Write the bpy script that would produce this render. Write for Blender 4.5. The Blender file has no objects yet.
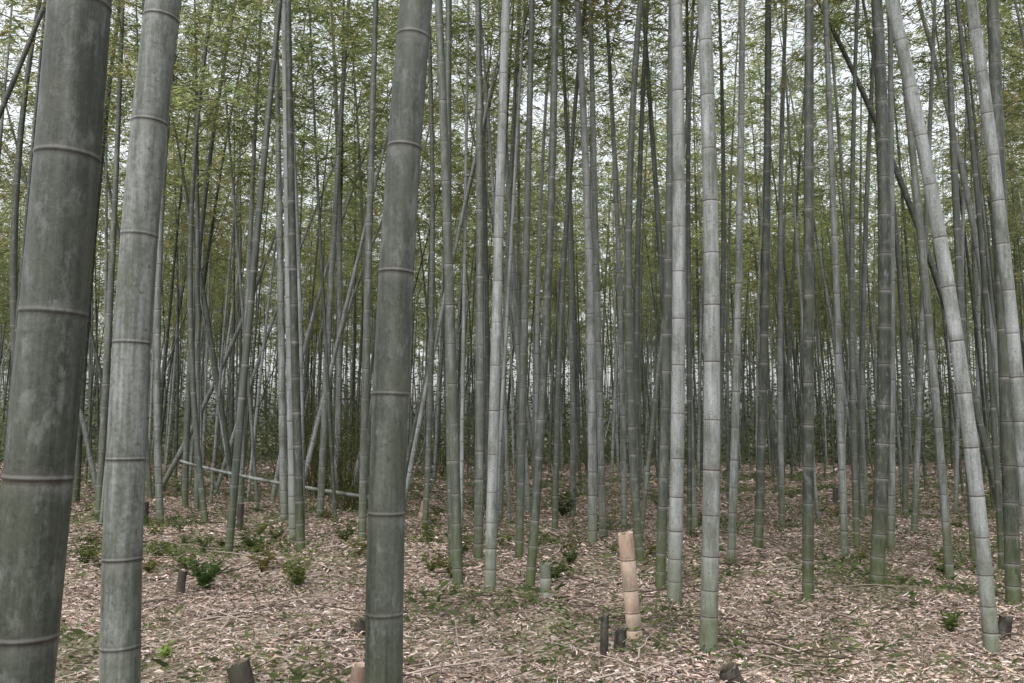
import bpy, math, numpy as np
from mathutils import Vector, Matrix
rng=np.random.default_rng(11)
sc=bpy.context.scene
F=850.0; PITCH=math.radians(6.0); CH=1.55

# survey helpers: turn sight lines measured from the photograph into real positions standing on the ground (metres)
def plane_pt(px,py,d):
    v=-(py-341.5); yy=F*math.cos(PITCH)-v*math.sin(PITCH); zz=F*math.sin(PITCH)+v*math.cos(PITCH)
    return (px-512)*d/yy, CH+zz*d/yy
def ground_d(py):
    v=-(py-341.5); yy=F*math.cos(PITCH)-v*math.sin(PITCH); zz=F*math.sin(PITCH)+v*math.cos(PITCH)
    return -CH*yy/zz
def gz(x,y):
    x=np.asarray(x,float); y=np.asarray(y,float)
    return 0.035*np.sin(x*1.3+0.4*y)+0.03*np.sin(y*1.7-x*0.6+1.0)+0.02*np.sin(x*3.1+2)*np.sin(y*2.7)
def patch(x,y):
    return .5+.2*np.sin(x*.9+1.5+.6*np.sin(y*.7))*np.sin(y*1.1+x*.35)+.2*np.sin(x*2.3+y*.8+np.sin(y*1.3))*np.sin(y*1.9-x*1.1+2)+.14*np.sin(x*5.1+2*np.sin(y*2.1))*np.sin(y*4.3+x)

# ---------------------------------------------------------------- mesh helpers
class MB:
    def __init__(s): s.v=[];s.f=[];s.n=0;s.a={}
    def add(s,v,f,**at):
        s.v.append(v); s.f.append(f+s.n); s.n+=len(v)
        for k,x in at.items(): s.a.setdefault(k,[]).append(np.asarray(x,np.float32))
    def arrays(s): return np.concatenate(s.v),np.concatenate(s.f),np.concatenate(s.a['col'])
    def build(s,name,mat,smooth=True,link=True):
        v=np.concatenate(s.v).astype(np.float32); f=np.concatenate(s.f).astype(np.int32)
        me=bpy.data.meshes.new(name); me.vertices.add(len(v)); me.vertices.foreach_set('co',v.ravel())
        k=f.shape[1]; me.loops.add(f.size); me.loops.foreach_set('vertex_index',f.ravel())
        me.polygons.add(len(f)); me.polygons.foreach_set('loop_start',np.arange(0,f.size,k,dtype=np.int32))
        me.polygons.foreach_set('use_smooth',np.full(len(f),smooth))
        for kk,x in s.a.items():
            x=np.concatenate(x)
            if x.ndim==1:
                at=me.attributes.new(kk,'FLOAT','POINT'); at.data.foreach_set('value',x)
            else:
                at=me.attributes.new(kk,'FLOAT_COLOR','POINT'); at.data.foreach_set('color',np.concatenate([x,np.ones((len(x),1),np.float32)],1).ravel())
        me.update(calc_edges=True)
        me.materials.append(mat)
        if not link: return me
        ob=bpy.data.objects.new(name,me); sc.collection.objects.link(ob); return ob

def tube(P,R,sides):
    P=np.asarray(P,float); n=len(P); T=np.gradient(P,axis=0); T/=np.linalg.norm(T,axis=1)[:,None]+1e-9
    X=np.array([1.,0,0]) if abs(T[:,0]).mean()<0.8 else np.array([0,0,1.])
    U=X-(T@X)[:,None]*T; U/=np.linalg.norm(U,axis=1)[:,None]; V=np.cross(T,U)
    a=np.linspace(0,2*np.pi,sides,endpoint=False)
    pts=P[:,None,:]+R[:,None,None]*(np.cos(a)[None,:,None]*U[:,None,:]+np.sin(a)[None,:,None]*V[:,None,:])
    i=np.arange(n-1)[:,None]*sides; j=np.arange(sides)[None,:]; j2=(j+1)%sides
    f=np.stack([i+j,i+j2,i+sides+j2,i+sides+j],-1).reshape(-1,4)
    return pts.reshape(-1,3),f

NEAR=[(-0.05,1.0,0,0),(-0.014,1.0,0.0,.12),(-0.006,.998,.5,0),(-0.003,1.0,1,0),(0.000,1.022,.75,.1),(0.003,1.028,0.2,.4),(0.007,1.018,.25,.3),(0.011,1.005,.6,0),(0.022,1.0,.15,0),(0.06,1.0,0,0)]
HERO=[(-0.05,1.0,0,0),(-0.022,1.0,0,.2),(-0.009,1.0,.0,.6),(-0.003,1.0,.85,0.1),(0.001,1.025,.85,0),(0.006,1.025,.3,.4),(0.012,1.01,.4,.1),(0.05,1.0,0,0)]
MID=[(-0.05,1.0,0,0),(-0.013,1.0,0,.55),(0.0,1.03,.9,0),(0.012,1.015,0.3,.2),(0.04,1.0,0,0)]
FAR=[(-0.05,1.0,0,0.1),(-0.01,1.0,0.0,.55),(0.01,1.03,.8,0),(0.05,1.0,0,0)]
def nodes_z(H,base=0.12,mx=0.40,ns=None):
    z=[0.04]
    sc_=ns or rng.uniform(.88,1.15)
    while z[-1]<H-0.3: z.append(z[-1]+sc_*(base+(mx-base)*min(1,(z[-1]/1.5)**.7))*rng.uniform(.95,1.05))
    return z[1:]
def culm(mb,pathf,H,r0,tone,prof,sides,flare=True,ns=None):
    zs=[-0.1];rf=[1.0];nd=[0];nw=[0]
    for zn in nodes_z(H,ns=ns):
        s=rng.uniform(.35,1.0)
        for (o,k,a,b) in prof: zs.append(zn+o);rf.append(k);nd.append(min(1,a*(s+.25)));nw.append(b*s)
    zs=np.array(zs);rf=np.array(rf)
    rad=r0*(1-0.93*np.clip(zs/(H+0.1),0,1)**1.6)*rf
    if flare: rad*=1+0.10*np.exp(-np.clip(zs,0,9)/0.12)
    x,y=pathf(zs); P=np.stack([x,y,zs],1)
    v,f=tube(P,rad,sides)
    rep=lambda q:np.repeat(np.asarray(q,float),sides)
    mb.add(v,f,tone=np.full(len(v),tone),nd=rep(nd),nw=rep(nw))

# ---------------------------------------------------------------- material helpers
def newmat(n):
    m=bpy.data.materials.new(n); m.use_nodes=True; nt=m.node_tree; nt.nodes.clear(); return m,nt,nt.nodes,nt.links
def ramp(nd,pts):
    r=nd.new('ShaderNodeValToRGB'); e=r.color_ramp.elements
    while len(e)<len(pts): e.new(0.5)
    for q,(p,c) in zip(e,pts): q.position=p; q.color=(*c,1)
    return r
def noise(nt,vec,scale,detail=4,rough=.55):
    n=nt.nodes.new('ShaderNodeTexNoise'); n.inputs['Scale'].default_value=scale; n.inputs['Detail'].default_value=detail; n.inputs['Roughness'].default_value=rough
    nt.links.new(vec,n.inputs['Vector']); return n
def math_(nt,op,a,b,clamp=False):
    n=nt.nodes.new('ShaderNodeMath'); n.operation=op; n.use_clamp=clamp
    for i,q in enumerate((a,b)):
        if isinstance(q,(int,float)): n.inputs[i].default_value=q
        else: nt.links.new(q,n.inputs[i])
    return n.outputs[0]
def mix(nt,fac,a,b,mode='MIX'):
    n=nt.nodes.new('ShaderNodeMix'); n.data_type='RGBA'; n.blend_type=mode
    for s,q in ((n.inputs[0],fac),(n.inputs[6],a),(n.inputs[7],b)):
        if isinstance(q,(int,float)): s.default_value=q
        elif isinstance(q,tuple): s.default_value=(*q,1)
        else: nt.links.new(q,s)
    return n.outputs[2]

def bamboo_mat(name,c0,c1,c2,nodecol=(0.03,0.025,0.022),white=(0.36,0.34,0.33),moss=0.7,simple=False):
    m,nt,nd,lk=newmat(name)
    out=nd.new('ShaderNodeOutputMaterial'); bs=nd.new('ShaderNodeBsdfPrincipled'); lk.new(bs.outputs[0],out.inputs[0])
    g=nd.new('ShaderNodeNewGeometry')
    at=lambda n:(lambda q:(setattr(q,'attribute_name',n),q)[1])(nd.new('ShaderNodeAttribute')).outputs['Fac']
    mp=nd.new('ShaderNodeMapping'); mp.inputs['Scale'].default_value=(1,1,0.12); lk.new(g.outputs['Position'],mp.inputs[0])
    mo=noise(nt,mp.outputs[0],13,2 if simple else 5,.65)
    t=math_(nt,'ADD',at('tone'),math_(nt,'MULTIPLY',math_(nt,'SUBTRACT',mo.outputs[0],.5),1.1))
    if not simple:
        mp2=nd.new('ShaderNodeMapping'); mp2.inputs['Scale'].default_value=(1,1,0.04); lk.new(g.outputs['Position'],mp2.inputs[0])
        st=noise(nt,mp2.outputs[0],80,4,.65); fi=noise(nt,g.outputs['Position'],60,4,.7)
        t=math_(nt,'ADD',t,math_(nt,'MULTIPLY',math_(nt,'SUBTRACT',st.outputs[0],.5),0.6))
        t=math_(nt,'ADD',t,math_(nt,'MULTIPLY',math_(nt,'SUBTRACT',fi.outputs[0],.5),0.6),True)
    r=ramp(nd,[(0,c0),(.5,c1),(1,c2)]); lk.new(t,r.inputs[0]); col=r.outputs[0]
    if not simple:
        mp3=nd.new('ShaderNodeMapping'); mp3.inputs['Scale'].default_value=(1,1,0.45); lk.new(g.outputs['Position'],mp3.inputs[0])
        li=noise(nt,mp3.outputs[0],19,6,.72); lr=ramp(nd,[(.52,(0,0,0)),(.66,(1,1,1))]); lk.new(li.outputs[0],lr.inputs[0])
        col=mix(nt,math_(nt,'MULTIPLY',lr.outputs[0],.4),col,(0.175,0.185,0.175))
        br=noise(nt,mp3.outputs[0],6,5,.65); brr=ramp(nd,[(.50,(0,0,0)),(.64,(1,1,1))]); lk.new(br.outputs[0],brr.inputs[0])
        col=mix(nt,math_(nt,'MULTIPLY',brr.outputs[0],.6),col,(0.046,0.050,0.033))
        bl=noise(nt,g.outputs['Position'],45,3,.6); blr=ramp(nd,[(.62,(0,0,0)),(.70,(1,1,1))]); lk.new(bl.outputs[0],blr.inputs[0])
        col=mix(nt,math_(nt,'MULTIPLY',blr.outputs[0],.65),col,(0.025,0.026,0.020))
    sx=nd.new('ShaderNodeSeparateXYZ'); lk.new(g.outputs['Position'],sx.inputs[0])
    ft=math_(nt,'MULTIPLY',math_(nt,'SUBTRACT',0.9,sx.outputs[2]),moss,True)
    ft=math_(nt,'MULTIPLY',ft,math_(nt,'MULTIPLY',mo.outputs[0],1.9),True)
    col=mix(nt,ft,col,(0.065,0.08,0.025))
    col=mix(nt,math_(nt,'MULTIPLY',at('nw'),.6),col,white)
    col=mix(nt,math_(nt,'MULTIPLY',at('nd'),.9),col,nodecol)
    lk.new(col,bs.inputs['Base Color']); bs.inputs['Roughness'].default_value=.48
    bs.inputs['Specular IOR Level'].default_value=.3
    if not simple:
        bp=nd.new('ShaderNodeBump'); bp.inputs['Strength'].default_value=.3; bp.inputs['Distance'].default_value=.004
        lk.new(math_(nt,'ADD',st.outputs[0],fi.outputs[0]),bp.inputs['Height']); lk.new(bp.outputs[0],bs.inputs['Normal'])
    return m
M_B=bamboo_mat('bamboo_culm',(0.017,0.021,0.014),(0.070,0.079,0.065),(0.25,0.26,0.26))
M_BF=bamboo_mat('bamboo_culm_far',(0.016,0.020,0.014),(0.062,0.071,0.058),(0.215,0.228,0.225),simple=True)
M_TAN=bamboo_mat('dry_bamboo',(0.16,0.10,0.075),(0.34,0.24,0.18),(0.48,0.38,0.31),white=(.5,.42,.34),moss=.1)
M_DARK=bamboo_mat('rotten_bamboo',(0.012,0.009,0.007),(0.04,0.03,0.022),(0.16,0.13,0.10),white=(.06,.045,.035),moss=.0)

def leaf_mat(name,trans=.5,bright=(1.9,1.75,1.3)):
    m,nt,nd,lk=newmat(name)
    out=nd.new('ShaderNodeOutputMaterial'); a=nd.new('ShaderNodeAttribute'); a.attribute_name='col'
    d=nd.new('ShaderNodeBsdfDiffuse'); lk.new(a.outputs['Color'],d.inputs['Color'])
    if trans>0:
        t=nd.new('ShaderNodeBsdfTranslucent'); lk.new(mix(nt,1.0,a.outputs['Color'],bright,'MULTIPLY'),t.inputs[0])
        mx=nd.new('ShaderNodeMixShader'); mx.inputs[0].default_value=trans; lk.new(d.outputs[0],mx.inputs[1]); lk.new(t.outputs[0],mx.inputs[2]); lk.new(mx.outputs[0],out.inputs[0])
    else: lk.new(d.outputs[0],out.inputs[0])
    return m
M_LEAF=leaf_mat('bamboo_leaf',.55,bright=(2.5,2.4,2.0)); M_LIT=leaf_mat('dry_leaf',0)

def norm(a): return a/(np.linalg.norm(a,axis=-1,keepdims=True)+1e-9)
def leaves(mb,C,D,L,W,col,fold=0.0):
    n=len(C); D=norm(D); S=norm(np.cross(D,rng.normal(size=(n,3)))); N=np.cross(D,S)
    L=L[:,None];W=W[:,None]
    v=np.stack([C, C+D*L*.38+S*W*.5+N*W*fold, C+D*L, C+D*L*.38-S*W*.5+N*W*fold],1).reshape(-1,3)
    f=np.arange(4*n).reshape(n,4)
    mb.add(v,f,col=np.repeat(col,4,axis=0))

# ---------------------------------------------------------------- ground
def axis(n,ext,p):
    t=np.linspace(-1,1,n); return np.sign(t)*np.abs(t)**p*ext
xs=axis(261,300,2.6); ys=axis(301,300,2.6)+6
GX,GY=np.meshgrid(xs,ys); GZ=gz(GX,GY)+0.012*np.sin(GX*9+np.sin(GY*7)*2)*np.sin(GY*8.3)*(np.abs(GY)<25)
nx,ny=len(xs),len(ys); V=np.stack([GX,GY,GZ],-1).reshape(-1,3)
i=np.arange(ny-1)[:,None]*nx; j=np.arange(nx-1)[None,:]
Fq=np.stack([i+j,i+j+1,i+nx+j+1,i+nx+j],-1).reshape(-1,4)
m,nt,nd,lk=newmat('forest_floor'); out=nd.new('ShaderNodeOutputMaterial'); bs=nd.new('ShaderNodeBsdfPrincipled'); lk.new(bs.outputs[0],out.inputs[0])
g=nd.new('ShaderNodeNewGeometry').outputs['Position']
vo=nd.new('ShaderNodeTexVoronoi'); vo.inputs['Scale'].default_value=24; vo.inputs['Randomness'].default_value=1
dn=noise(nt,g,9,3)
mpv=mix(nt,.08,g,dn.outputs['Color'],'ADD'); lk.new(mpv,vo.inputs['Vector'])
sp=nd.new('ShaderNodeSeparateColor'); lk.new(vo.outputs['Color'],sp.inputs[0])
r1=ramp(nd,[(0,(.045,.032,.024)),(.3,(.12,.088,.068)),(.6,(.23,.178,.145)),(1,(.38,.32,.28))]); lk.new(sp.outputs[0],r1.inputs[0])
n2=noise(nt,g,1.1,6,.65); r2=ramp(nd,[(.35,(.35,.35,.35)),(.65,(1,1,1))]); lk.new(n2.outputs[0],r2.inputs[0])
c=mix(nt,1.0,r1.outputs[0],r2.outputs[0],'MULTIPLY')
n3=noise(nt,g,.55,7,.7); r3=ramp(nd,[(.46,(0,0,0)),(.62,(1,1,1))]); lk.new(n3.outputs[0],r3.inputs[0])
c=mix(nt,math_(nt,'MULTIPLY',r3.outputs[0],.6),c,(.075,.085,.038))
lk.new(c,bs.inputs['Base Color']); bs.inputs['Roughness'].default_value=.95; bs.inputs['Specular IOR Level'].default_value=.1
bp=nd.new('ShaderNodeBump'); bp.inputs['Strength'].default_value=.8; bp.inputs['Distance'].default_value=.03; lk.new(sp.outputs[1],bp.inputs['Height']); lk.new(bp.outputs[0],bs.inputs['Normal'])
mb=MB(); mb.add(V,Fq); mb.build('ground',m)

# litter
mb=MB()
pal=np.array([(.44,.35,.305),(.34,.255,.215),(.51,.44,.40),(.22,.155,.125),(.31,.255,.23),(.11,.078,.058),(.32,.26,.18)])
def scatter(n,d0,d1,p=1.0):
    u=rng.random(n); d=d0+(d1-d0)*u**p; x=(rng.random(n)*2-1)*(0.72*d+1.2); return x,d
for (n,d0,d1,L0,L1,w) in ((125000,2.0,9,.03,.09,.011),(120000,8.5,20,.05,.115,.018),(40000,19,45,.13,.24,.045)):
    x,d=scatter(n,d0,d1,.75)
    pt=patch(x,d); keep=rng.random(n)<1.1-.95*np.clip((pt-.5)*3.2,0,1)-.4*np.clip((.38-pt)*6,0,1); x=x[keep]; d=d[keep]; pt=pt[keep]; n=len(x)
    z=gz(x,d)+rng.random(n)**2*.04+.004
    a=rng.random(n)*2*np.pi; D=np.stack([np.cos(a),np.sin(a),rng.normal(0,.2,n)],1)
    col=pal[rng.choice(7,n,p=[.2,.21,.09,.18,.13,.13,.06])]*rng.uniform(.65,1.15,(n,1))
    big=.64+.60*patch(x*.6+5,d*.5+2); col=col*big[:,None]
    Dn=norm(D); S=norm(np.cross(Dn,np.array([0,0,1.])+rng.normal(0,.5,(n,3)))); N=np.cross(S,Dn)
    L=rng.uniform(L0,L1,n)[:,None]; W=(w*rng.uniform(.6,1.5,n))[:,None]
    C=np.stack([x,d,z],1)
    cur=rng.uniform(-.12,.2,(n,1))
    v=np.stack([C,C+Dn*L*.4+S*W*.5+N*L*cur,C+Dn*L,C+Dn*L*.4-S*W*.5+N*L*cur],1).reshape(-1,3)
    mb.add(v,np.arange(4*n).reshape(n,4),col=np.repeat(col,4,axis=0))
mb.build('leaf_litter',M_LIT,False)

# twigs
mb=MB()
for k in range(900):
    x,d=scatter(1,2.4,18,.8); x=x[0];d=d[0]; a=rng.random()*6.28; L=rng.uniform(.15,1.0)
    t=np.linspace(0,1,6)[:,None]; P=np.array([x,d,0])+t*L*np.array([math.cos(a),math.sin(a),0])+np.cumsum(rng.normal(0,.014,(6,3)),0)
    P[:,2]=gz(P[:,0],P[:,1])+.02+np.abs(P[:,2])*1.0+t[:,0]*rng.uniform(0,.1)
    v,f=tube(P,np.linspace(.006,.002,6)*rng.uniform(.6,1.5),4)
    c=np.array([(.05,.038,.03),(.26,.22,.19),(.14,.12,.095)][rng.integers(3)])
    mb.add(v,f,col=np.tile(c,(len(v),1)))
mb.build('fallen_twigs',M_LIT)

# green sprouts
mb=MB()
n=46000; x,d=scatter(n,2.2,30,.8); pt=patch(x,d)
keep=rng.random(n)<np.clip((pt-.40)*2.2,.07,1); x=x[keep]; d=d[keep]; n=len(x)
s=rng.uniform(.03,.085,n)*(1+d/40)*np.where((rng.random(n)<.08)&(d>4),1.8,1); k=6
X=np.repeat(x,k);Dd=np.repeat(d,k);Sg=np.repeat(s,k); a=rng.random(n*k)*2*np.pi; r=rng.random(n*k)*Sg
C=np.stack([X+np.cos(a)*r,Dd+np.sin(a)*r,gz(X,Dd)+.01+rng.random(n*k)*.8*Sg],1)
D=np.stack([np.cos(a),np.sin(a),rng.uniform(-.3,.8,n*k)],1)
base=np.array([(.055,.08,.03),(.085,.105,.05),(.045,.057,.028),(.105,.115,.065)])[rng.choice(4,n)]
leaves(mb,C,D,Sg*rng.uniform(.5,1.0,n*k),Sg*rng.uniform(.15,.3,n*k),np.repeat(base,k,axis=0)*rng.uniform(.6,1.4,(n*k,1)),.15)
mb.build('ground_cover_sprouts',M_LEAF,False)

def shrub(name,px,py,s,n,col,h=1.0,spread=1.0,lw=1.0):
    d=ground_d(py); x,_=plane_pt(px,py,d); mb=MB(); z=float(gz(x,d))
    ns=max(5,n//14)
    for k in range(ns):
        a=rng.random()*6.28; ln=s*h*rng.uniform(.4,1.0); t=np.linspace(0,1,6)
        o=rng.normal(0,.12*s,2) if s>1 else (0,0)
        P=np.stack([x+o[0]+np.cos(a)*t**1.4*s*.45*spread,d+o[1]+np.sin(a)*t**1.4*s*.45*spread,z+t*ln],1)
        v,f=tube(P,np.linspace(.004,.0015,6)*max(1,s*1.2),4); mb.add(v,f,col=np.tile(np.array([.08,.08,.03]),(len(v),1)))
        q=rng.uniform(.2,1,14); C=np.stack([np.interp(q,t,P[:,i]) for i in range(3)],1)
        if s>1: C+=rng.normal(0,.22,C.shape)
        b=rng.random(14)*6.28; D=np.stack([np.cos(b),np.sin(b),rng.uniform(-.5,.5,14)],1)
        leaves(mb,C,D,lw*rng.uniform(.07,.13,14)*(.5+.5*min(s,1)),lw*rng.uniform(.018,.032,14)*(.6+.5*min(s,1)),np.array(col)*rng.uniform(.5,1.5,(14,1)),.1)
    ob=mb.build(name,M_LEAF,False)
for (px,py,s,n,c) in ((205,587,.36,380,(.04,.072,.026)),(298,586,.40,280,(.08,.10,.035)),(250,554,.38,220,(.055,.08,.03)),(85,566,.35,200,(.05,.075,.03)),
    (563,520,.5,350,(.028,.045,.018)),(205,548,.3,150,(.055,.075,.03)),(950,632,.18,140,(.06,.085,.03)),(165,655,.15,60,(.12,.17,.05)),(865,508,.5,200,(.055,.07,.03)),(430,540,.35,160,(.06,.085,.03)),(345,545,.35,160,(.05,.075,.025)),(730,478,.9,250,(.13,.15,.04)),
    (120,548,.4,180,(.055,.07,.03)),(480,515,.4,180,(.06,.075,.03)),(660,512,.4,140,(.06,.08,.03)),(275,540,.35,180,(.06,.08,.035))):
    shrub('low_shrub',px,py,s,n,c)
for q in range(52):
    px=rng.uniform(70,500) if q<34 else rng.uniform(500,1010); py=rng.uniform(490,578)
    shrub('low_shrub',px,py,rng.uniform(.18,.42),int(rng.uniform(60,150)),(rng.uniform(.045,.08),rng.uniform(.065,.09),.03),h=.75)
for (px,py,s,n,h,cc) in ((352,510,1.4,650,1.9,(.08,.105,.05)),(325,498,1.8,900,1.8,(.085,.11,.05)),(300,488,2.2,800,1.4,(.08,.105,.05)),(230,480,2.0,700,1.0,(.08,.10,.05)),(130,480,1.6,500,1.0,(.08,.10,.05)),(440,476,1.8,500,.9,(.08,.10,.05)),(385,474,2.4,700,1.2,(.08,.10,.05)),(590,474,2,500,.8,(.08,.10,.05)),(60,490,1.6,500,1.3,(.07,.095,.045))):
    shrub('leafy_bush',px,py,s,n,cc,h,1.1,lw=.85)

# ---------------------------------------------------------------- crowns (one merged foliage mass)
def make_crown(H=8.0,nb=24,dens=8,lf=1.0):
    mb=MB()
    for k in range(nb):
        h=H*(k+rng.random())/nb; a=rng.random()*6.28; L=(1.9*(1-(h/H))**.7+.45)*rng.uniform(.7,1.15)
        t=np.linspace(0,1,7); up=rng.uniform(.45,.95)
        P=np.stack([np.cos(a)*t*L,np.sin(a)*t*L,h+L*(up*t-(.75*up+.15)*t**2.2)],1)
        v,f=tube(P[::2],np.linspace(.010,.003,4),3); mb.add(v,f,col=np.tile(np.array([.10,.11,.06]),(len(v),1)))
        nt_=int(dens*L)+4
        q=rng.uniform(.15,1.0,nt_)**.8
        C=np.stack([np.interp(q,t,P[:,i]) for i in range(3)],1)+rng.normal(0,.15,(nt_,3))
        n=6; C=np.repeat(C,n,axis=0)+rng.normal(0,.035,(nt_*n,3))
        b=a+rng.normal(0,1.1,nt_*n); D=np.stack([np.cos(b),np.sin(b),rng.uniform(-.9,.35,nt_*n)],1)
        base=np.array([(.105,.130,.062),(.135,.155,.078),(.08,.105,.052),(.17,.165,.09)])[rng.choice(4,nt_,p=[.4,.3,.22,.08])]  # leaf greens paled and greyed, so haze is part of the colour
        leaves(mb,C,D,lf*rng.uniform(.11,.20,nt_*n),lf*rng.uniform(.018,.028,nt_*n),np.repeat(base,n,axis=0)*rng.uniform(.75,1.3,(nt_*n,1)))
    return mb.arrays()
crN=[make_crown(dens=11) for s in range(5)]; crF=[make_crown(nb=24,dens=6,lf=1.35) for s in range(6)]
CM=MB()
def put_crown(pathf,H,z0,scl=1.0,far=False):
    (xa,xb),(ya,yb)=[np.asarray(q,float) for q in pathf(np.array([z0,H]))]
    d=Vector((xb-xa,yb-ya,H-z0)); s=d.length/8.0
    M=Matrix.Translation((xa,ya,z0))@d.to_track_quat('Z','Y').to_matrix().to_4x4()@Matrix.Rotation(rng.random()*6.28,4,'Z')@Matrix.Diagonal((scl,scl,s,1))
    M=np.array(M); v,f,c=(crF if far else crN)[rng.integers(5)]
    CM.add(v@M[:3,:3].T+M[:3,3],f,col=c*rng.uniform(.78,1.22)*np.array([rng.uniform(.92,1.15),1,rng.uniform(.9,1.1)]))

# ---------------------------------------------------------------- nearer culms, each its own object
def mkpath(pts,d,ly):
    P=[plane_pt(px,py,d) for px,py in pts]; X=np.array([p[0] for p in P]); Z=np.array([p[1] for p in P])
    co=np.polyfit(Z,X,min(2,len(P)-1)); zt=Z.max(); dz=np.polyval(np.polyder(co),zt)
    def pf(z):
        z=np.asarray(z,float); x=np.where(z<=zt,np.polyval(co,z),np.polyval(co,zt)+dz*(z-zt))
        return x, d+ly*z
    return pf
heroes=[ # distance (0 = from the foot on the ground), sight points foot to top, width, tone
 (1.9,[(18,683),(43,430),(80,0)],62,.18),(2.95,[(120,683),(127,430),(139,245),(163,0)],36,.60),(2.9,[(384,683),(388,430),(400,230),(416,0)],36,.26),
 (0,[(708,642),(712,430),(708,200),(702,0)],17,.74),(0,[(674,602),(677,300),(673,0)],14,.80),(0,[(660,588),(665,380),(669,0)],10,.25),
 (0,[(731,565),(738,300),(742,0)],8,.65),(0,[(808,603),(807,300),(806,0)],11,.10),(0,[(876,592),(884,300),(875,0)],14,.10),
 (0,[(993,658),(962,400),(930,180),(888,0)],14,.80),(6.6,[(1034,610),(1000,250),(965,0)],13,.75),(0,[(1014,608),(1003,300),(992,0)],14,.13),
 (0,[(950,582),(935,350),(912,100),(905,0)],8,.55),(0,[(458,587),(452,350),(440,0)],10,.42),(0,[(490,590),(497,300),(506,0)],11,.76),
 (0,[(478,560),(480,300),(478,0)],9,.5),(0,[(530,586),(545,350),(556,0)],9,.18),(0,[(519,555),(525,300),(532,0)],8,.4),
 (0,[(592,545),(590,250),(580,100),(578,0)],9,.76),(0,[(603,540),(597,300),(590,0)],7,.65),(0,[(301,556),(293,250),(289,0)],9,.12),
 (0,[(284,525),(280,300),(274,0)],8,.65),(0,[(362,545),(368,300),(377,0)],8,.5),(0,[(320,520),(330,300),(348,0)],7,.6),
 (0,[(758,550),(764,300),(766,0)],9,.15),(0,[(845,560),(838,300),(828,0)],7,.65),(0,[(857,545),(852,300),(858,0)],6,.4),
 (0,[(975,560),(960,250),(950,0)],8,.3),(0,[(914,535),(925,250),(935,0)],6,.55),(0,[(640,560),(628,300),(640,0)],8,.35),
 (0,[(555,530),(562,300),(585,0)],6,.4),(0,[(624,530),(618,250),(605,0)],6,.65),(0,[(695,530),(688,250),(694,0)],6,.7),
 (0,[(425,530),(432,300),(428,0)],6,.45),(0,[(75,505),(92,250),(120,0)],8,.2),(0,[(98,520),(110,250),(118,0)],7,.45),
 (0,[(160,520),(158,300),(180,0)],7,.65),(0,[(205,520),(190,250),(212,0)],6,.35),(0,[(240,515),(250,250),(262,0)],6,.6),
 (0,[(335,510),(340,250),(332,0)],6,.65),(0,[(185,505),(200,260),(240,0)],6,.45),(0,[(30,515),(14,250),(40,0)],8,.3),
 (0,[(905,520),(900,250),(868,0)],6,.3),(0,[(782,525),(780,250),(786,0)],6,.6),(0,[(715,520),(722,250),(716,0)],6,.45),
 (0,[(573,520),(570,250),(560,0)],6,.55),(0,[(500,520),(508,250),(520,0)],6,.55),
 (0,[(293,520),(350,300),(392,100),(420,0)],5,.75),(0,[(400,530),(440,300),(480,150),(510,0)],5,.7),(13.,[(998,500),(930,260),(866,100),(818,0)],7,.2),
 (9.,[(-60,250),(0,110),(45,0)],6,.15),(0,[(160,490),(250,300),(330,0)],5,.7),(0,[(1010,520),(985,300),(915,0)],7,.7),(0,[(640,545),(660,350),(700,0)],5,.45),
 (0,[(100,505),(45,250),(-20,0)],5,.6),(0,[(272,505),(330,260),(405,60)],4.5,.8),(0,[(235,500),(205,300),(150,0)],5,.3),(0,[(395,515),(455,250),(500,60)],4.5,.3),
 (0,[(150,500),(130,300),(60,0)],5,.55),(0,[(350,500),(395,300),(455,0)],4.5,.8),(0,[(540,505),(500,260),(440,0)],4.5,.6),
 (0,[(215,495),(290,280),(385,60)],4,.85),(0,[(115,495),(60,250),(0,140)],4.5,.3),(0,[(300,495),(370,250),(470,40)],4,.7),
]
taken=[]
for hi,(d,pts,w,tone) in enumerate(heroes):
    if d==0: d=ground_d(pts[0][1])
    pf=mkpath(pts,d,rng.normal(0,.015) if d>4 else 0)
    H=rng.uniform(13,15.5) if w>5.5 else 11
    r0=w/2*d/F*(1.0 if hi>2 else 1.03)
    mb=MB(); culm(mb,pf,H,r0,tone,NEAR if d<4 else (HERO if d<9 else MID),32 if d<4 else 16,ns={0:.95,1:.98,2:1.06}.get(hi))
    ob=mb.build('bamboo_culm',M_B)
    x0=float(pf(np.array([0.]))[0][0]); taken.append((x0,d))
    if w>5.5 and d>4: put_crown(pf,H,H*.52 if d>9 else H*.6)

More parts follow.
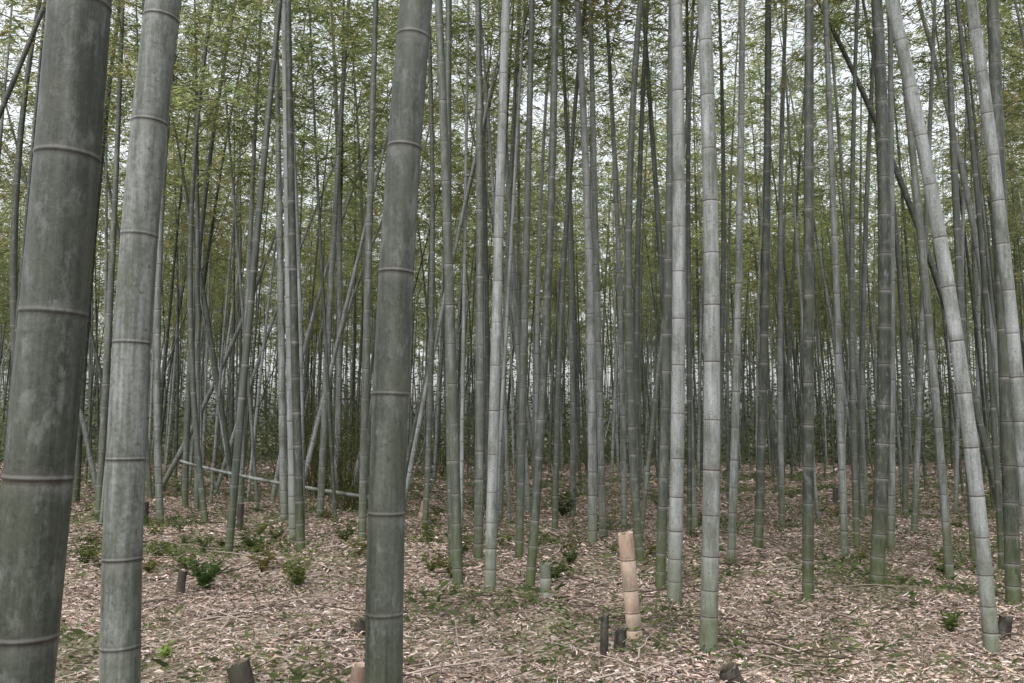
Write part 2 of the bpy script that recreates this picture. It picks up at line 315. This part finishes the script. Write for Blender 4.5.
# ---------------------------------------------------------------- grove
mb=MB(); pts=list(taken); cnt=0; tries=0
grid={}
for p in pts: grid.setdefault((int(p[0]//1),int(p[1]//1)),[]).append(p)
while cnt<1250 and tries<40000:
    tries+=1
    d=math.sqrt(rng.uniform(9.5**2,72**2)); x=rng.uniform(-1,1)*(.70*d+2)
    if d<14 and rng.random()<.45 : continue
    ok=True
    for a in (-1,0,1):
        for b in (-1,0,1):
            for q in grid.get((int(x//1)+a,int(d//1)+b),[]):
                if (q[0]-x)**2+(q[1]-d)**2<.4**2: ok=False
    if not ok: continue
    grid.setdefault((int(x//1),int(d//1)),[]).append((x,d)); cnt+=1
    lx=rng.normal(0.01 if x<0 else -.01,.038); ly=rng.normal(0,.03); cx=rng.normal(0,.0028); cy=rng.normal(0,.002)
    H=rng.uniform(12,17); r=rng.uniform(.03,.058)
    if rng.random()<.07 and d>16: lx=rng.choice([-1,1])*rng.uniform(.12,.35); H=rng.uniform(8,12); r=rng.uniform(.02,.032)
    def pf(z,x=x,d=d,lx=lx,ly=ly,cx=cx,cy=cy): z=np.asarray(z,float); return x+lx*z+cx*z*z, d+ly*z+cy*z*z
    tone=float(np.clip(rng.choice([rng.normal(.2,.1),rng.normal(.65,.17)],p=[.4,.6])+ .1*min(1,d/50),.02,1))  # distance haze painted in: tone gets paler for farther culms
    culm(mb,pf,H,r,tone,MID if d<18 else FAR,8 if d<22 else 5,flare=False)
    if abs(lx)<.12 and rng.random()<(.9 if d>16 else .65): put_crown(pf,H,H*rng.uniform(.38,.6),scl=rng.uniform(.8,1.25),far=d>24)
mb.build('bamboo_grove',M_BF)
CM.build('bamboo_canopy_foliage',M_LEAF,False)

# far understory / treeline of leafy clumps
mb=MB()
n=5200
d=rng.uniform(38,84,n); x=rng.uniform(-1,1,n)*(.7*d+4); z=rng.random(n)**1.2*11*((d-32)/48)+.1
k=18
C=np.repeat(np.stack([x,d,z],1),k,axis=0)+rng.normal(0,.6,(n*k,3)); b=rng.random(n*k)*6.28
C[:,2]=np.abs(C[:,2])
D=np.stack([np.cos(b),np.sin(b),rng.uniform(-.8,.4,n*k)],1)
base=np.array([(.085,.105,.062),(.11,.13,.078),(.055,.07,.042)])[rng.choice(3,n)]  # grey-greens with the look of distant haze painted into the leaves
leaves(mb,C,D,rng.uniform(.2,.42,n*k),rng.uniform(.08,.14,n*k),np.repeat(base,k,axis=0)*rng.uniform(.7,1.3,(n*k,1)))
mb.build('distant_undergrowth_foliage',M_LEAF,False)

# ---------------------------------------------------------------- stumps
def stump(name,px,py,hpx,wpx,mat,tone=.6,lean=0.,d=None,jag=0.006):
    d=d or ground_d(py); x,_=plane_pt(px,py,d); z0=float(gz(x,d)); H=hpx*d/F; r=wpx/2*d/F
    zs=[-.08];rf=[1.12];nd_=[0];nw=[0]; zn=.07
    while zn<H-.03:
        for (o,k,a,b) in HERO[2:-1]: zs.append(zn+o);rf.append(k);nd_.append(a);nw.append(b)
        zn+=min(.3,.10+zn*.35)
    zs+= [H];rf+=[1];nd_+=[0];nw+=[0]
    zs=np.array(zs); P=np.stack([lean*zs,0*zs,zs],1)
    v,f=tube(P,r*np.array(rf),24)
    a=np.linspace(0,2*np.pi,24,endpoint=False)
    top=jag*np.sin(a+1)+rng.normal(0,jag*.3,24); v[-24:,2]+=top
    mb=MB(); rep=lambda q:np.repeat(np.asarray(q,float),24)
    ring=v[-24:]; c=ring.mean(0); inn=c+(ring-c)*.78; inn[:,2]=ring[:,2]-.001; low=inn.copy(); low[:,2]=H-min(.12,H*.5); cen=np.repeat(low.mean(0)[None],24,0)
    o=len(v); v=np.concatenate([v,inn,low,cen]); j=np.arange(24); j2=(j+1)%24
    F2=[np.stack([q+j,q+j2,w_+j2,w_+j],1) for q,w_ in ((o-24,o),(o,o+24),(o+24,o+48))]
    f=np.concatenate([f]+F2)
    tn=np.full(len(v),tone); tn[o:o+24]=.9; tn[o+24:]=.1
    mb.add(v,f,tone=tn,nd=np.concatenate([rep(nd_),np.zeros(24),np.full(48,.5)]),nw=np.concatenate([rep(nw),np.zeros(72)]))
    ob=mb.build(name,mat,False); ob.location=(x,d,z0)
stump('cut_bamboo_stump',635,634,100,15,M_TAN,.5,-.08)
stump('cut_bamboo_stump',546,600,33,11,M_B,.7,-.03)
stump('cut_bamboo_stump',604,652,38,8,M_DARK,.0,.03,jag=.015)
stump('cut_bamboo_stump',619,648,22,11,M_DARK,.0,.1,jag=.02)
stump('cut_bamboo_stump',240,531,26,6,M_DARK,.1,0)
stump('cut_bamboo_stump',145,522,22,6,M_DARK,.1,0)
stump('cut_bamboo_stump',180,590,22,8,M_DARK,.4,.1)
stump('cut_bamboo_stump',360,642,15,12,M_DARK,.1,.2,jag=.02)
stump('cut_bamboo_stump',246,690,30,22,M_DARK,.25,-.3)
stump('cut_bamboo_stump',357,692,28,16,M_TAN,.0,.1)
stump('cut_bamboo_stump',735,683,18,20,M_DARK,.2,-.4)
stump('cut_bamboo_stump',1003,640,22,12,M_DARK,.1,.2)
stump('cut_bamboo_stump',420,524,22,6,M_TAN,.2,.2)
stump('cut_bamboo_stump',835,505,16,5,M_DARK,.4,.1)

# fallen pole, leaning low against the culms
P=[]
for px,py in ((182,458),(205,467),(240,475),(280,483),(345,494),(388,503)):
    x,z=plane_pt(px,py,15.5); P.append((x,15.5+(px-182)*.004,z))
P=np.array(P); t=np.linspace(0,1,6); q=np.linspace(0,1,80); P=np.stack([np.polyval(np.polyfit(t,P[:,i],2),q) for i in range(3)],1)
P[:,2]+=float(gz(P[-1,0],P[-1,1]))
v,f=tube(P,np.linspace(.026,.042,80),10); mb=MB(); nn=np.repeat((np.arange(80)%8==0)*1.,10)
mb.add(v,f,tone=np.full(len(v),.85),nd=nn*.6,nw=nn*0); mb.build('fallen_bamboo_pole',M_B)

# ---------------------------------------------------------------- light
w=bpy.data.worlds.new('World'); sc.world=w; w.use_nodes=True; nt=w.node_tree; bg=nt.nodes['Background']
sk=nt.nodes.new('ShaderNodeTexSky'); sk.sky_type='NISHITA'; sk.sun_disc=False
EL,AZ=math.radians(58),math.radians(200)
sk.sun_elevation=EL; sk.sun_rotation=AZ; sk.dust_density=5; sk.air_density=1.0
hs=nt.nodes.new('ShaderNodeHueSaturation'); hs.inputs['Saturation'].default_value=.2; hs.inputs['Value'].default_value=2.7; nt.links.new(sk.outputs[0],hs.inputs['Color']); nt.links.new(hs.outputs[0],bg.inputs[0])
bg.inputs[1].default_value=.15
s=bpy.data.lights.new('sun','SUN'); s.energy=1.0; s.angle=math.radians(35); s.color=(1,.98,.95); so=bpy.data.objects.new('sun',s); sc.collection.objects.link(so)
dirv=Vector((math.sin(AZ)*math.cos(EL),math.cos(AZ)*math.cos(EL),math.sin(EL))); so.rotation_euler=dirv.to_track_quat('Z','Y').to_euler()
sc.view_settings.view_transform='Standard'; sc.view_settings.look='None'; sc.view_settings.exposure=0
cam=bpy.data.cameras.new('camera'); cam.sensor_width=36; cam.lens=F/1024*36; cam.clip_end=1000; cam.clip_start=.05
co=bpy.data.objects.new('camera',cam); sc.collection.objects.link(co); co.location=(0,0,CH); co.rotation_euler=(math.radians(90)+PITCH,0,0); sc.camera=co
